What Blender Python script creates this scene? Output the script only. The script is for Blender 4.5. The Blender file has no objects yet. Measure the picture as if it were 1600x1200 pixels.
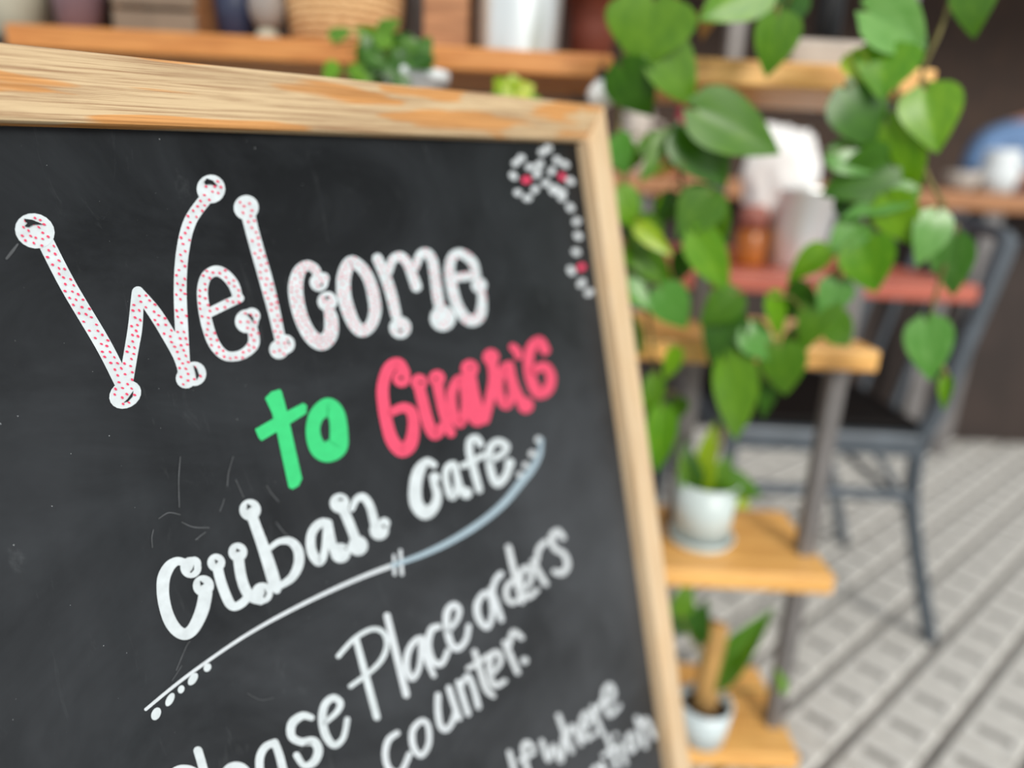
import bpy, bmesh, math, random
from mathutils import Vector, Matrix, noise as mnoise
random.seed(7)
S = bpy.context.scene
COL = S.collection
# ------------------------------------------------------------------ camera, sky, sun, exposure
FPX, PITCH, ROLL, CAMH = 1100.0, math.radians(16), math.radians(3), 0.88
FW = Vector((0, math.cos(PITCH), -math.sin(PITCH)))
RT0 = Vector((1, 0, 0)); DN0 = FW.cross(RT0)
RT = RT0*math.cos(ROLL) - DN0*math.sin(ROLL)
DN = RT0*math.sin(ROLL) + DN0*math.cos(ROLL)
CAM = Vector((0, 0, CAMH))
cd = bpy.data.cameras.new('camera'); cam = bpy.data.objects.new('camera', cd); COL.objects.link(cam)
cd.sensor_width = 36; cd.lens = 36*FPX/1600; cd.clip_start = 0.01
m = Matrix.Identity(4)
for i in range(3):
    m[i][0] = RT[i]; m[i][1] = -DN[i]; m[i][2] = -FW[i]; m[i][3] = CAM[i]
cam.matrix_world = m
cd.dof.use_dof = True; cd.dof.focus_distance = 0.34; cd.dof.aperture_fstop = 2.35
S.camera = cam
w = bpy.data.worlds.new('sky'); S.world = w; w.use_nodes = True
bg = w.node_tree.nodes['Background']; bg.inputs[0].default_value = (0.93, 0.97, 1.0, 1); bg.inputs[1].default_value = 0.93
sl = bpy.data.lights.new('sun', 'SUN'); so = bpy.data.objects.new('sun', sl); COL.objects.link(so)
sl.energy = 2.65; sl.angle = math.radians(20); sl.color = (1.0, 0.95, 0.87)
sdir = Vector((0.36*0.88, -0.93*0.88, 0.475))
so.rotation_euler = sdir.to_track_quat('Z', 'Y').to_euler(); so.location = (2, -3, 4)
S.view_settings.view_transform = 'Standard'; S.view_settings.look = 'None'
S.view_settings.gamma = 1; S.view_settings.exposure = 0.0; S.view_settings.use_curve_mapping = False

def ray(x, y): return FW*FPX + RT*(x-800) + DN*(y-600)
def at(x, y, Y):
    d = ray(x, y); return CAM + d*(Y/d.y)
def atz(x, y, z):
    d = ray(x, y); return CAM + d*((z-CAMH)/d.z)
def proj(P):
    d = Vector(P)-CAM; z = d.dot(FW)
    return 800+d.dot(RT)/z*FPX, 600+d.dot(DN)/z*FPX, z
# ------------------------------------------------------------------ materials
def lin(c):
    return tuple(((v/255)/12.92 if v/255 <= 0.04045 else ((v/255+0.055)/1.055)**2.4) for v in c) + (1,)
def newmat(name):
    mt = bpy.data.materials.new(name); mt.use_nodes = True
    nt = mt.node_tree; return mt, nt, nt.nodes['Principled BSDF']
def N(nt, t, **kw):
    n = nt.nodes.new(t)
    for k, v in kw.items(): setattr(n, k, v)
    return n
def coords(nt, scale=(1, 1, 1), rot=(0, 0, 0)):
    tc = N(nt, 'ShaderNodeTexCoord'); mp = N(nt, 'ShaderNodeMapping')
    mp.inputs['Scale'].default_value = scale; mp.inputs['Rotation'].default_value = rot
    nt.links.new(tc.outputs['Object'], mp.inputs[0]); return mp.outputs[0]
def noise(nt, vec, scale, detail=4, rough=0.55, dist=0.0):
    n = N(nt, 'ShaderNodeTexNoise'); n.inputs['Scale'].default_value = scale; n.inputs['Detail'].default_value = detail
    n.inputs['Roughness'].default_value = rough; n.inputs['Distortion'].default_value = dist
    nt.links.new(vec, n.inputs['Vector']); return n.outputs['Fac']
def ramp(nt, fac, stops):
    r = N(nt, 'ShaderNodeValToRGB'); e = r.color_ramp.elements
    while len(e) < len(stops): e.new(0.5)
    for el, (p, c) in zip(e, stops): el.position = p; el.color = c
    nt.links.new(fac, r.inputs[0]); return r.outputs[0]
def mixc(nt, fac, a, b):
    mx = N(nt, 'ShaderNodeMix', data_type='RGBA')
    for sock, v in ((mx.inputs[0], fac), (mx.inputs[6], a), (mx.inputs[7], b)):
        if isinstance(v, (float, int, tuple)): sock.default_value = v
        else: nt.links.new(v, sock)
    return mx.outputs[2]
def bump(nt, b, h, strength, dist=0.002):
    bn = N(nt, 'ShaderNodeBump'); bn.inputs['Strength'].default_value = strength; bn.inputs['Distance'].default_value = dist
    nt.links.new(h, bn.inputs['Height']); nt.links.new(bn.outputs[0], b.inputs['Normal'])
def plain(name, c, rough=0.5, metal=0.0, var=0.12, scale=20, stretch=(1, 1, 1), bmp=0.0, spec=0.5):
    mt, nt, b = newmat(name)
    v = coords(nt, stretch); f = noise(nt, v, scale)
    l = lin(c); d = tuple(x*(1-var*2) for x in l[:3])+(1,); u = tuple(min(1, x*(1+var)) for x in l[:3])+(1,)
    nt.links.new(ramp(nt, f, [(0.3, d), (0.7, u)]), b.inputs['Base Color'])
    b.inputs['Roughness'].default_value = rough; b.inputs['Metallic'].default_value = metal
    b.inputs['Specular IOR Level'].default_value = spec
    if bmp: bump(nt, b, f, bmp)
    return mt
def wood(name, base, pale, streak, along, amount=0.6, fine=1.0, rough=0.55, pf=1.0):
    """grain runs along local axis 'along' (0,1,2)"""
    mt, nt, b = newmat(name)
    s1 = [55.0]*3; s1[along] = 3.2; s2 = [80.0*pf]*3; s2[along] = 8.0; s3 = [620.0*fine]*3; s3[along] = 11.0
    fib = noise(nt, coords(nt, s3), 1.0, 6, 0.7)
    pat = noise(nt, coords(nt, s2), 1.0, 2, 0.45, 0.6)
    big = noise(nt, coords(nt, s1), 1.0, 3, 0.5, 0.4)
    c0 = ramp(nt, fib, [(0.38, lin(base)), (0.56, lin(pale))])
    mask = ramp(nt, pat, [(0.525, (0, 0, 0, 1)), (0.56, (1, 1, 1, 1))])
    mm = N(nt, 'ShaderNodeMath', operation='MULTIPLY'); nt.links.new(mask, mm.inputs[0]); mm.inputs[1].default_value = amount
    c1 = mixc(nt, mm.outputs[0], c0, ramp(nt, fib, [(0.38, lin(tuple(int(x*0.9) for x in streak))), (0.6, lin(tuple(min(255, int(x*1.08)) for x in streak)))]))
    m2 = ramp(nt, big, [(0.45, (0, 0, 0, 1)), (0.75, (0.5, 0.5, 0.5, 1))])
    c2 = mixc(nt, m2, c1, lin(tuple(int(x*0.86) for x in base)))
    nt.links.new(c2, b.inputs['Base Color']); b.inputs['Roughness'].default_value = rough
    bump(nt, b, fib, 0.35, 0.0006)
    return mt
M = {}
M['rail_wood_u'] = wood('whitewashed_pine_horizontal', (162, 127, 92), (214, 188, 148), (206, 138, 64), 0, 0.78, 1.3)
M['rail_wood_v'] = wood('whitewashed_pine_vertical', (204, 172, 132), (220, 196, 162), (210, 170, 122), 1, 0.3)
M['shelf_wood'] = wood('varnished_orange_pine', (220, 160, 86), (246, 194, 116), (210, 146, 74), 0, 0.4, 0.4, 0.4)
M['orange_wood'] = wood('orange_varnished_pine', (184, 116, 52), (208, 142, 76), (172, 100, 42), 0, 0.4, 0.4, 0.4)
M['red_wood'] = wood('red_stained_wood', (168, 84, 66), (196, 108, 88), (140, 62, 48), 0, 0.4, 0.4, 0.4)
M['brown_wood'] = wood('brown_bar_wood', (150, 100, 62), (178, 126, 84), (128, 80, 46), 0, 0.4, 0.4)
M['dark_wall'] = wood('dark_brown_boards', (52, 34, 22), (74, 50, 33), (40, 26, 18), 2, 0.5, 0.2, 0.7)
# chalkboard: dusty satin black
mt, nt, b = newmat('dusty_blackboard')
sm = noise(nt, coords(nt, (6, 9, 1)), 1.0, 6, 0.65, 1.2)
sp = noise(nt, coords(nt, (46, 12, 1), (0, 0, 0.9)), 1.0, 6, 0.7, 1.8)
pt = noise(nt, coords(nt, (700, 700, 1)), 1.0, 1, 0.5)
c0 = ramp(nt, sm, [(0.36, lin((13, 15, 17))), (0.66, lin((36, 39, 42)))])
# erased-chalk smears: cloudy noise, mixed in more strongly towards the bottom
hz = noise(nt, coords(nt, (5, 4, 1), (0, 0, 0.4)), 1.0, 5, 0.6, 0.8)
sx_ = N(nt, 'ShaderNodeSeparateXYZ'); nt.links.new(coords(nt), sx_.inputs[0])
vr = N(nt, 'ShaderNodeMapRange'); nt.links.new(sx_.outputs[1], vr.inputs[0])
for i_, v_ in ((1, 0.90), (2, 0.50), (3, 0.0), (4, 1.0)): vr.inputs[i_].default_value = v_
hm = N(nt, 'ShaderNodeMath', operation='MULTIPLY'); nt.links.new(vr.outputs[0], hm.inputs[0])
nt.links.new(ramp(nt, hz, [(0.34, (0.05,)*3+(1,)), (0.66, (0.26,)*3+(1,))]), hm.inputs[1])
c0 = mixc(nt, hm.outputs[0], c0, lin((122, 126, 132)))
scr = ramp(nt, sp, [(0.60, (0, 0, 0, 1)), (0.80, (0.09, 0.09, 0.09, 1))])
c1 = mixc(nt, scr, c0, lin((150, 155, 158)))
spk = ramp(nt, pt, [(0.80, (0, 0, 0, 1)), (0.83, (0.7, 0.7, 0.7, 1))])
c2 = mixc(nt, spk, c1, lin((190, 195, 198)))
nt.links.new(c2, b.inputs['Base Color'])
nt.links.new(ramp(nt, sm, [(0.3, (0.34,)*3+(1,)), (0.8, (0.5,)*3+(1,))]), b.inputs['Roughness'])
b.inputs['Specular IOR Level'].default_value = 0.16
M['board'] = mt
def paint(name, c, var=0.04): return plain(name, c, 0.55, 0, var, 160, (1, 1, 1))
M['white_paint'] = paint('white_chalk_paint', (205, 214, 218), 0.06)
M['thin_white'] = paint('thin_white_chalk', (206, 213, 218))
M['grey_paint'] = paint('greyish_chalk', (202, 208, 212))
M['blue_grey_paint'] = paint('blue_grey_chalk', (158, 178, 190))
M['faint_chalk'] = paint('faint_scratched_chalk', (72, 75, 78), 0.2)
M['green_paint'] = paint('bright_green_chalk', (50, 198, 118))
M['pink_paint'] = paint('coral_pink_chalk', (222, 72, 104))
M['dot_paint'] = paint('crimson_chalk', (222, 56, 96))
def leafmat(name, c, hi, rough=0.38):
    mt, nt, b = newmat(name)
    oi = N(nt, 'ShaderNodeObjectInfo')
    v = coords(nt, (2.0, 5.0, 2.0)); f = noise(nt, v, 1.3, 3)
    ad = N(nt, 'ShaderNodeMath', operation='ADD'); nt.links.new(f, ad.inputs[0])
    ml = N(nt, 'ShaderNodeMath', operation='MULTIPLY_ADD'); nt.links.new(oi.outputs['Random'], ml.inputs[0]); ml.inputs[1].default_value = 0.3; ml.inputs[2].default_value = -0.15
    nt.links.new(ml.outputs[0], ad.inputs[1])
    col = ramp(nt, ad.outputs[0], [(0.35, lin(c)), (0.72, lin(hi))])
    nt.links.new(col, b.inputs['Base Color']); b.inputs['Roughness'].default_value = rough
    tr = N(nt, 'ShaderNodeBsdfTranslucent'); nt.links.new(col, tr.inputs[0])
    mx = N(nt, 'ShaderNodeMixShader'); mx.inputs[0].default_value = 0.22
    out = nt.nodes['Material Output']
    nt.links.new(b.outputs[0], mx.inputs[1]); nt.links.new(tr.outputs[0], mx.inputs[2]); nt.links.new(mx.outputs[0], out.inputs[0])
    return mt
LEAF = {'d': leafmat('dark_green_leaf', (42, 88, 8), (64, 114, 16)),
        'm': leafmat('mid_green_leaf', (68, 116, 8), (96, 142, 22)),
        'b': leafmat('bright_green_leaf', (80, 138, 2), (116, 164, 18)),
        'p': leafmat('pale_glossy_leaf', (82, 142, 52), (116, 168, 86), 0.28),
        'y': leafmat('yellow_green_leaf', (140, 176, 14), (192, 200, 60)),
        'o': leafmat('dried_brown_leaf', (150, 104, 50), (186, 136, 74), 0.6)}
M['stem'] = plain('vine_stem', (122, 112, 56), 0.6)
M['metal'] = plain('grey_steel_tube', (118, 115, 114), 0.5, 0.2, 0.08)
M['slate'] = plain('slate_painted_metal', (84, 92, 100), 0.45, 0.2, 0.1)
M['galv'] = plain('galvanised_steel', (226, 232, 232), 0.3, 0.7, 0.12, 6, (1, 1, 0.2))
M['white_cer'] = plain('white_glazed_ceramic', (226, 232, 234), 0.3, 0, 0.03)
M['pale_cer'] = plain('pale_grey_green_ceramic', (204, 217, 216), 0.35, 0, 0.04)
M['blue_cer'] = plain('pale_blue_grey_ceramic', (206, 220, 224), 0.35, 0, 0.04)
M['soil'] = plain('dark_potting_soil', (52, 36, 22), 0.95, 0, 0.3, 90, bmp=0.6)
M['terra'] = plain('terracotta', (148, 84, 50), 0.8, 0, 0.1)
M['amber'] = plain('amber_jar', (164, 92, 24), 0.3, 0, 0.1)
M['redlabel'] = plain('dull_red_lid', (150, 92, 80), 0.5, 0, 0.1)
M['cloth'] = plain('white_paper_cloth', (240, 238, 236), 0.9, 0, 0.02)
M['black'] = plain('black_vinyl', (14, 11, 10), 0.75, 0, 0.15, spec=0.2)
M['black_metal'] = plain('black_metal', (26, 27, 29), 0.5, 0.2, 0.1)
M['navy'] = plain('navy_glaze', (44, 52, 78), 0.4, 0, 0.1)
M['greyball'] = plain('grey_stone', (150, 142, 136), 0.7, 0, 0.12)
M['beige'] = plain('beige_stoneware', (178, 174, 156), 0.6, 0, 0.08)
M['purple'] = plain('mauve_glaze', (120, 96, 104), 0.5, 0, 0.12)
M['rust'] = plain('red_brown_clay', (112, 52, 36), 0.7, 0, 0.12)
M['crimson'] = plain('crimson_glass', (150, 44, 62), 0.25, 0, 0.08)
M['weather'] = plain('weathered_white_planter', (190, 180, 170), 0.8, 0, 0.12)
M['tan_coir'] = plain('tan_coir_fibre', (190, 148, 88), 0.95, 0, 0.2, 120, (1, 1, 0.1), 0.8)
mt, nt, b = newmat('tan_wicker')
wv = N(nt, 'ShaderNodeTexWave', wave_type='BANDS', bands_direction='Z'); wv.inputs['Scale'].default_value = 38; wv.inputs['Distortion'].default_value = 3; wv.inputs['Detail Scale'].default_value = 6
nt.links.new(coords(nt), wv.inputs[0])
nt.links.new(ramp(nt, wv.outputs['Fac'], [(0.1, lin((206, 156, 102))), (0.8, lin((240, 202, 150)))]), b.inputs['Base Color'])
b.inputs['Roughness'].default_value = 0.8; bump(nt, b, wv.outputs['Fac'], 0.8, 0.004)
M['wicker'] = mt
M['shirt'] = plain('blue_cotton', (104, 136, 178), 0.9, 0, 0.1, 12)
M['skin'] = plain('skin', (190, 136, 116), 0.55, 0, 0.05, 30)
M['hair'] = plain('dark_brown_hair', (44, 30, 24), 0.6, 0, 0.2, 60)
M['jeans'] = plain('dark_denim', (42, 46, 60), 0.9, 0, 0.12)
M['tile'] = plain('grey_cement_tile', (208, 206, 200), 0.8, 0, 0.10, 26, bmp=0.15)
M['slot'] = plain('grey_cement_tile_groove', (146, 143, 138), 0.9, 0, 0.1, 26)
M['mortar'] = plain('dark_floor_grout', (138, 134, 129), 0.95, 0, 0.12, 14)
M['crate'] = plain('weathered_crate_wood', (122, 106, 90), 0.85, 0, 0.12)
M['panel_brown'] = plain('dark_brown_panel', (50, 38, 33), 0.7, 0, 0.2, 6)
M['bulb'] = plain('white_opal_glass', (246, 246, 242), 0.25, 0, 0.01)
M['brass'] = plain('steel_hinge', (150, 146, 138), 0.4, 0.8, 0.08)

# ------------------------------------------------------------------ object helpers
def setp(o, label=None, cat=None, group=None, kind=None):
    for k, v in (('label', label), ('category', cat), ('group', group), ('kind', kind)):
        if v: o[k] = v
    return o
def thing(name, loc, label, cat, group=None):
    o = bpy.data.objects.new(name, None); COL.objects.link(o); o.location = loc; o.empty_display_size = 0.05
    return setp(o, label, cat, group)
def mesh_obj(name, bm, mat, parent=None, smooth=False, loc=None):
    me = bpy.data.meshes.new(name); bm.normal_update(); bm.to_mesh(me); bm.free()
    mats = mat if isinstance(mat, (list, tuple)) else [mat]
    for q in mats: me.materials.append(q)
    if smooth: me.polygons.foreach_set('use_smooth', [True]*len(me.polygons))
    o = bpy.data.objects.new(name, me); COL.objects.link(o)
    if parent: o.parent = parent
    if loc is not None: o.location = loc
    return o
def box(bm, lo, hi, bev=0.0):
    r = bmesh.ops.create_cube(bm, size=1)
    for v in r['verts']:
        v.co = Vector([lo[i]+(v.co[i]+0.5)*(hi[i]-lo[i]) for i in range(3)])
    if bev:
        es = list({e for v in r['verts'] for e in v.link_edges})
        bmesh.ops.bevel(bm, geom=es, offset=bev, segments=2, affect='EDGES', profile=0.5)
    return bm
def B(lo, hi, bev=0.0): return box(bmesh.new(), lo, hi, bev)
def prism(bm, poly, n0, n1, bev=0.0):
    a = [bm.verts.new((x, y, n0)) for x, y in poly]; c = [bm.verts.new((x, y, n1)) for x, y in poly]
    k = len(poly); fs = [bm.faces.new(a[::-1]), bm.faces.new(c)]
    for i in range(k): fs.append(bm.faces.new((a[i], a[(i+1) % k], c[(i+1) % k], c[i])))
    bmesh.ops.recalc_face_normals(bm, faces=fs)
    if bev: bmesh.ops.bevel(bm, geom=list({e for f in fs for e in f.edges}), offset=bev, segments=2, affect='EDGES', profile=0.5)
    return bm
def lathe(bm, prof, seg=28, c=(0, 0, 0)):
    rings = []
    for r, z in prof:
        rings.append([bm.verts.new((c[0]+r*math.cos(2*math.pi*i/seg), c[1]+r*math.sin(2*math.pi*i/seg), c[2]+z)) for i in range(seg)] if r > 1e-5 else [bm.verts.new((c[0], c[1], c[2]+z))])
    for a, b_ in zip(rings, rings[1:]):
        for i in range(seg):
            j = (i+1) % seg
            if len(a) == 1 and len(b_) == 1: continue
            if len(a) == 1: bm.faces.new((a[0], b_[j], b_[i]))
            elif len(b_) == 1: bm.faces.new((a[i], a[j], b_[0]))
            else: bm.faces.new((a[i], a[j], b_[j], b_[i]))
    bmesh.ops.recalc_face_normals(bm, faces=bm.faces)
    return bm
def L(prof, seg=28): return lathe(bmesh.new(), prof, seg)
def catmull(pts, n=6, closed=False):
    out = []; k = len(pts)
    rng = range(k) if closed else range(k-1)
    for i in rng:
        g = lambda j: pts[j % k] if closed else pts[max(0, min(k-1, j))]
        p0, p1, p2, p3 = g(i-1), g(i), g(i+1), g(i+2)
        for q in range(n):
            t = q/n
            out.append(tuple(0.5*((2*b1)+(-a1+c1)*t+(2*a1-5*b1+4*c1-d1)*t*t+(-a1+3*b1-3*c1+d1)*t**3) for a1, b1, c1, d1 in zip(p0, p1, p2, p3)))
    if not closed: out.append(tuple(pts[-1]))
    return out
def tube(bm, pts, rad, seg=10, cap=True):
    pts = [Vector(p) for p in pts]; k = len(pts); rings = []
    up = Vector((0.31, 0.17, 0.93))
    for i, p in enumerate(pts):
        t = (pts[min(k-1, i+1)]-pts[max(0, i-1)]).normalized()
        a = t.cross(up)
        if a.length < 1e-3: a = t.cross(Vector((1, 0, 0)))
        a.normalize(); c = t.cross(a); r = rad[min(i, len(rad)-1)] if isinstance(rad, (list, tuple)) else rad
        rings.append([bm.verts.new(p+(a*math.cos(2*math.pi*j/seg)+c*math.sin(2*math.pi*j/seg))*r) for j in range(seg)])
    for a, b_ in zip(rings, rings[1:]):
        for j in range(seg): bm.faces.new((a[j], a[(j+1) % seg], b_[(j+1) % seg], b_[j]))
    if cap: bm.faces.new(rings[0][::-1]); bm.faces.new(rings[-1])
    bmesh.ops.recalc_face_normals(bm, faces=bm.faces)
    return bm
def T(pts, rad, seg=10): return tube(bmesh.new(), pts, rad, seg)

# ------------------------------------------------------------------ setting: floor with tiles, rear wall
DA = Vector((0.745, 0.667, 0)).normalized(); DB = Vector((-DA.y, DA.x, 0))
floor = setp(mesh_obj('floor', B((-4, -2.5, -0.05), (5, 4.2, -0.008)), M['mortar']), 'patio floor of small grey grooved cement tiles', kind='structure')
CA, CB = 0.107, 0.1055
def tile_geo(bm, ox=0, oy=0):
    ha, hb = CA/2-0.003, CB/2-0.0085; sa, sb = 0.010, 0.028; zt, zs, zb = 0.0, -0.005, -0.009
    def P(a, b_, z): return bm.verts.new(Vector((ox, oy, 0))+DA*a+DB*b_+Vector((0, 0, z)))
    o = [P(a*ha, c*hb, zb) for a, c in ((-1, -1), (1, -1), (1, 1), (-1, 1))]
    t = [P(a*(ha-0.004), c*(hb-0.004), zt) for a, c in ((-1, -1), (1, -1), (1, 1), (-1, 1))]
    i_ = [P(a*sa, c*sb, zt) for a, c in ((-1, -1), (1, -1), (1, 1), (-1, 1))]
    s = [P(a*sa*0.75, c*sb*0.92, zs) for a, c in ((-1, -1), (1, -1), (1, 1), (-1, 1))]
    for k in range(4):
        j = (k+1) % 4
        bm.faces.new((o[k], o[j], t[j], t[k])); bm.faces.new((t[k], t[j], i_[j], i_[k])); f = bm.faces.new((i_[k], i_[j], s[j], s[k])); f.material_index = 1
    f = bm.faces.new(s); f.material_index = 1
cells = []
for ia in range(-20, 60):
    for ib in range(-30, 40):
        p = DA*(1.112+ia*CA) + DB*(0.233+CB*(ib+0.5))
        if not (-1.2 < p.x < 3.6 and 0.1 < p.y < 3.55): continue
        x, y, z = proj(p)
        cells.append((0 if (1060 < x < 1660 and 480 < y < 1260) else 1, z, p))
cells.sort(key=lambda q: (q[0], q[1]))
bm = bmesh.new(); tile_geo(bm); tmpl = mesh_obj('tile', bm, [M['tile'], M['slot']], floor); tme = tmpl.data
for i, (fl, z, p) in enumerate(cells[:300]):
    o = tmpl if i == 0 else tmpl.copy()
    if i: COL.objects.link(o)
    o.parent = floor; o.location = (p.x, p.y, random.uniform(-0.0012, 0.0008))
bm = bmesh.new()
for fl, z, p in cells[300:]: tile_geo(bm, p.x, p.y)
o = mesh_obj('far_tiles', bm, [M['tile'], M['slot']], floor); o['kind'] = 'stuff'
setp(mesh_obj('wall_rear', B((-4, 3.7, 0), (5, 3.85, 2.9)), M['dark_wall']), 'dark brown boarded wall at the back of the patio', kind='structure')

setp(mesh_obj('added_shade_roof', B((-4, 2.1, 2.30), (5, 3.85, 2.40)), M['dark_wall']), 'added dark boarded roof, out of view, shading the back of the patio', kind='structure')  # unseen roof, added to keep the back of the patio dark

# ------------------------------------------------------------------ the chalkboard sign
SC = 0.72
v1 = ray(1726, 248).normalized()
ea, eb = ray(945, 165), ray(1080, 1200)
mm_ = ea.cross(eb).normalized(); v2 = mm_.cross(v1).normalized()
if v2.z < 0: v2 = -v2
vn = v1.cross(v2).normalized()
P0 = CAM + ea.normalized()*SC                     # outer top right corner of the frame's front face
RW = 0.0468*SC                                    # rail width
RT_ = RW*0.93; DEP = 0.0150                                      # panel lies this far behind the frame's front face
WID = 0.62; LEN = (P0.z - WID*v1.z)/v2.z
ORG = P0 - v1*WID - v2*LEN                        # foot of the left stile
sign = thing('chalkboard_sign', ORG, 'large black chalkboard sign in pale wooden frame with painted welcome lettering', 'sign')
rm = Matrix((v1, v2, vn)).transposed(); sign.rotation_euler = rm.to_euler()
def loc_uv(x, y, n=-DEP):
    d = ray(x, y); k = ((P0+vn*n)-CAM).dot(vn)/d.dot(vn); q = CAM+d*k-ORG
    return q.dot(v1), q.dot(v2)
fb = -0.024                                        # back of the front frame
BOT = 0.10
bm = prism(bmesh.new(), [(0, LEN), (WID, LEN), (WID-RW, LEN-RT_), (RW, LEN-RT_)], fb, 0)
for v in bm.verts:                                 # the moulding falls away slightly towards the panel
    if v.co.z > -1e-4 and v.co.y < LEN-RT_/2: v.co.z = -0.0065
bmesh.ops.bevel(bm, geom=list(bm.edges), offset=0.0018, segments=2, affect='EDGES', profile=0.5)
mesh_obj('top_rail', bm, M['rail_wood_u'], sign)
rz = -v1.z/v2.z*WID                                # how much lower the right foot has to reach
mesh_obj('side_rail', prism(bmesh.new(), [(WID, LEN), (WID-RW, LEN-RT_), (WID-RW, rz+RW*0.055), (WID, rz)], fb, 0, 0.0016), M['rail_wood_v'], sign)
mesh_obj('side_rail', prism(bmesh.new(), [(0, LEN), (0, 0), (RW, -RW*0.055), (RW, LEN-RT_)], fb, 0, 0.0016), M['rail_wood_v'], sign)
mesh_obj('bottom_rail', prism(bmesh.new(), [(RW, BOT), (WID-RW, BOT), (WID-RW, BOT+RW), (RW, BOT+RW)], fb, 0, 0.0016), M['rail_wood_u'], sign)
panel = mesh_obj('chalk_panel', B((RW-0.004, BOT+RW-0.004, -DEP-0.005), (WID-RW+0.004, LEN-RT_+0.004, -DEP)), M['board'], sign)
# rear leg frame, hinged at the top
ang = math.radians(17)
rear = []
def rear_bar(name, u0, u1, d0, d1, mat):
    bmr = B((u0, -d1, -0.022), (u1, -d0, 0), 0.0015)
    bmesh.ops.rotate(bmr, cent=(0, 0, 0), matrix=Matrix.Rotation(ang, 3, 'X'), verts=bmr.verts)
    bmesh.ops.translate(bmr, vec=(0, LEN-0.01, fb-0.003), verts=bmr.verts)
    return mesh_obj(name, bmr, mat, sign)
zc = (v2*math.cos(ang)+vn*math.sin(ang)).z
RL = (ORG+v2*(LEN-0.01)).z/zc - 0.012
rear_bar('rear_leg', 0, RW, 0, RL, M['rail_wood_v']); rear_bar('rear_leg', WID-RW, WID, 0, RL+0.02, M['rail_wood_v'])
rear_bar('rear_rail', RW, WID-RW, 0, RW, M['rail_wood_u']); rear_bar('rear_rail', RW, WID-RW, RL-0.14, RL-0.14+RW, M['rail_wood_u'])
for uu in (0.1, WID-0.1):
    mesh_obj('hinge', B((uu-0.02, LEN-0.004, fb-0.02), (uu+0.02, LEN+0.0015, fb+0.012), 0.0008), M['brass'], sign)
# ---- painted lettering, traced onto the panel
layer = [0]
def ribbon(bm, pts, closed=False, n=6, caps=True, dz=0.0):
    """pts: (x, y, width) in photo pixels, laid as a flat band of paint on the panel"""
    c = catmull(pts, n, closed); k = len(c)
    layer[0] += 1; z = -DEP + 0.00025 + (layer[0] % 12)*0.00003 + dz
    V = lambda x, y: bm.verts.new((*loc_uv(x, y), z))
    Ls, Rs = [], []
    for i in range(k):
        a = c[(i-1) % k] if closed else c[max(0, i-1)]; d = c[(i+1) % k] if closed else c[min(k-1, i+1)]
        tx, ty = d[0]-a[0], d[1]-a[1]; l = math.hypot(tx, ty) or 1; nx, ny = -ty/l, tx/l; h = c[i][2]/2
        Ls.append(V(c[i][0]+nx*h, c[i][1]+ny*h)); Rs.append(V(c[i][0]-nx*h, c[i][1]-ny*h))
    for i in range(k if closed else k-1):
        j = (i+1) % k
        try: bm.faces.new((Ls[i], Ls[j], Rs[j], Rs[i]))
        except ValueError: pass
    if caps and not closed:
        for e, dn_ in ((0, 1), (k-1, -1)):
            a, d = c[e], c[e+dn_]; th = math.atan2(a[1]-d[1], a[0]-d[0]); r = a[2]/2
            fan = [V(a[0]+r*math.cos(th+math.pi*(q/8-0.5)), a[1]+r*math.sin(th+math.pi*(q/8-0.5))) for q in range(9)]
            bm.faces.new(fan)
def blob(bm, x, y, rx, ry=None, rot=0.0, dz=0.0, seg=20):
    ry = ry or rx; layer[0] += 1; z = -DEP + 0.00025 + (layer[0] % 12)*0.00003 + dz; ca, sa = math.cos(rot), math.sin(rot)
    f = []
    for q in range(seg):
        a = 2*math.pi*q/seg; ex, ey = rx*math.cos(a), ry*math.sin(a)
        f.append(bm.verts.new((*loc_uv(x+ex*ca-ey*sa, y+ex*sa+ey*ca), z)))
    bm.faces.new(f)
def poly(bm, pts, dz=0.0):
    layer[0] += 1; z = -DEP+0.00025+(layer[0] % 12)*0.00003+dz
    fc = bm.faces.new([bm.verts.new((*loc_uv(x, y), z)) for x, y in pts])
    bmesh.ops.triangulate(bm, faces=[fc])
def cv(ox, oy, s, pts): return [(ox+p[0]/s, oy+p[1]/s)+((p[2]/s,) if len(p) > 2 else ()) for p in pts]
dotpts = []
HOLE = 0.0007
def letter(strokes=(), blobs=(), polys=(), holes=(), mat='white_paint', name='painted_letter', dots=0):
    bm = bmesh.new()
    for s in strokes:
        cl = isinstance(s, tuple); pts = list(s)
        ribbon(bm, pts, cl)
        if dots:
            c = catmull(pts, 8, cl)
            for a, d in zip(c, c[1:]):
                ln = math.hypot(d[0]-a[0], d[1]-a[1]); area = ln*a[2]
                cnt = area*dots; cnt = int(cnt)+(random.random() < cnt % 1)
                for q in range(cnt):
                    t = random.random(); off = random.uniform(-0.37, 0.37)*a[2]; l = ln or 1
                    dotpts.append((a[0]+(d[0]-a[0])*t-(d[1]-a[1])/l*off, a[1]+(d[1]-a[1])*t+(d[0]-a[0])/l*off))
    for q in blobs:
        blob(bm, *q)
        if dots:
            for _ in range(int(3.1*q[2]**2*dots*0.8)):
                a, r = random.uniform(0, 6.28), q[2]*0.7*math.sqrt(random.random()); dotpts.append((q[0]+r*math.cos(a), q[1]+r*math.sin(a)))
    for q in polys: poly(bm, q)
    o = mesh_obj(name, bm, M[mat], panel)
    if holes:
        for h in holes:
            bh = bmesh.new()
            if len(h) == 3 and not isinstance(h[0], tuple): blob(bh, h[0], h[1], h[2], dz=HOLE, seg=10)
            else: poly(bh, h, HOLE)
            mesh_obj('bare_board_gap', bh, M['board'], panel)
    return o
holesbms = []
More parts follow.
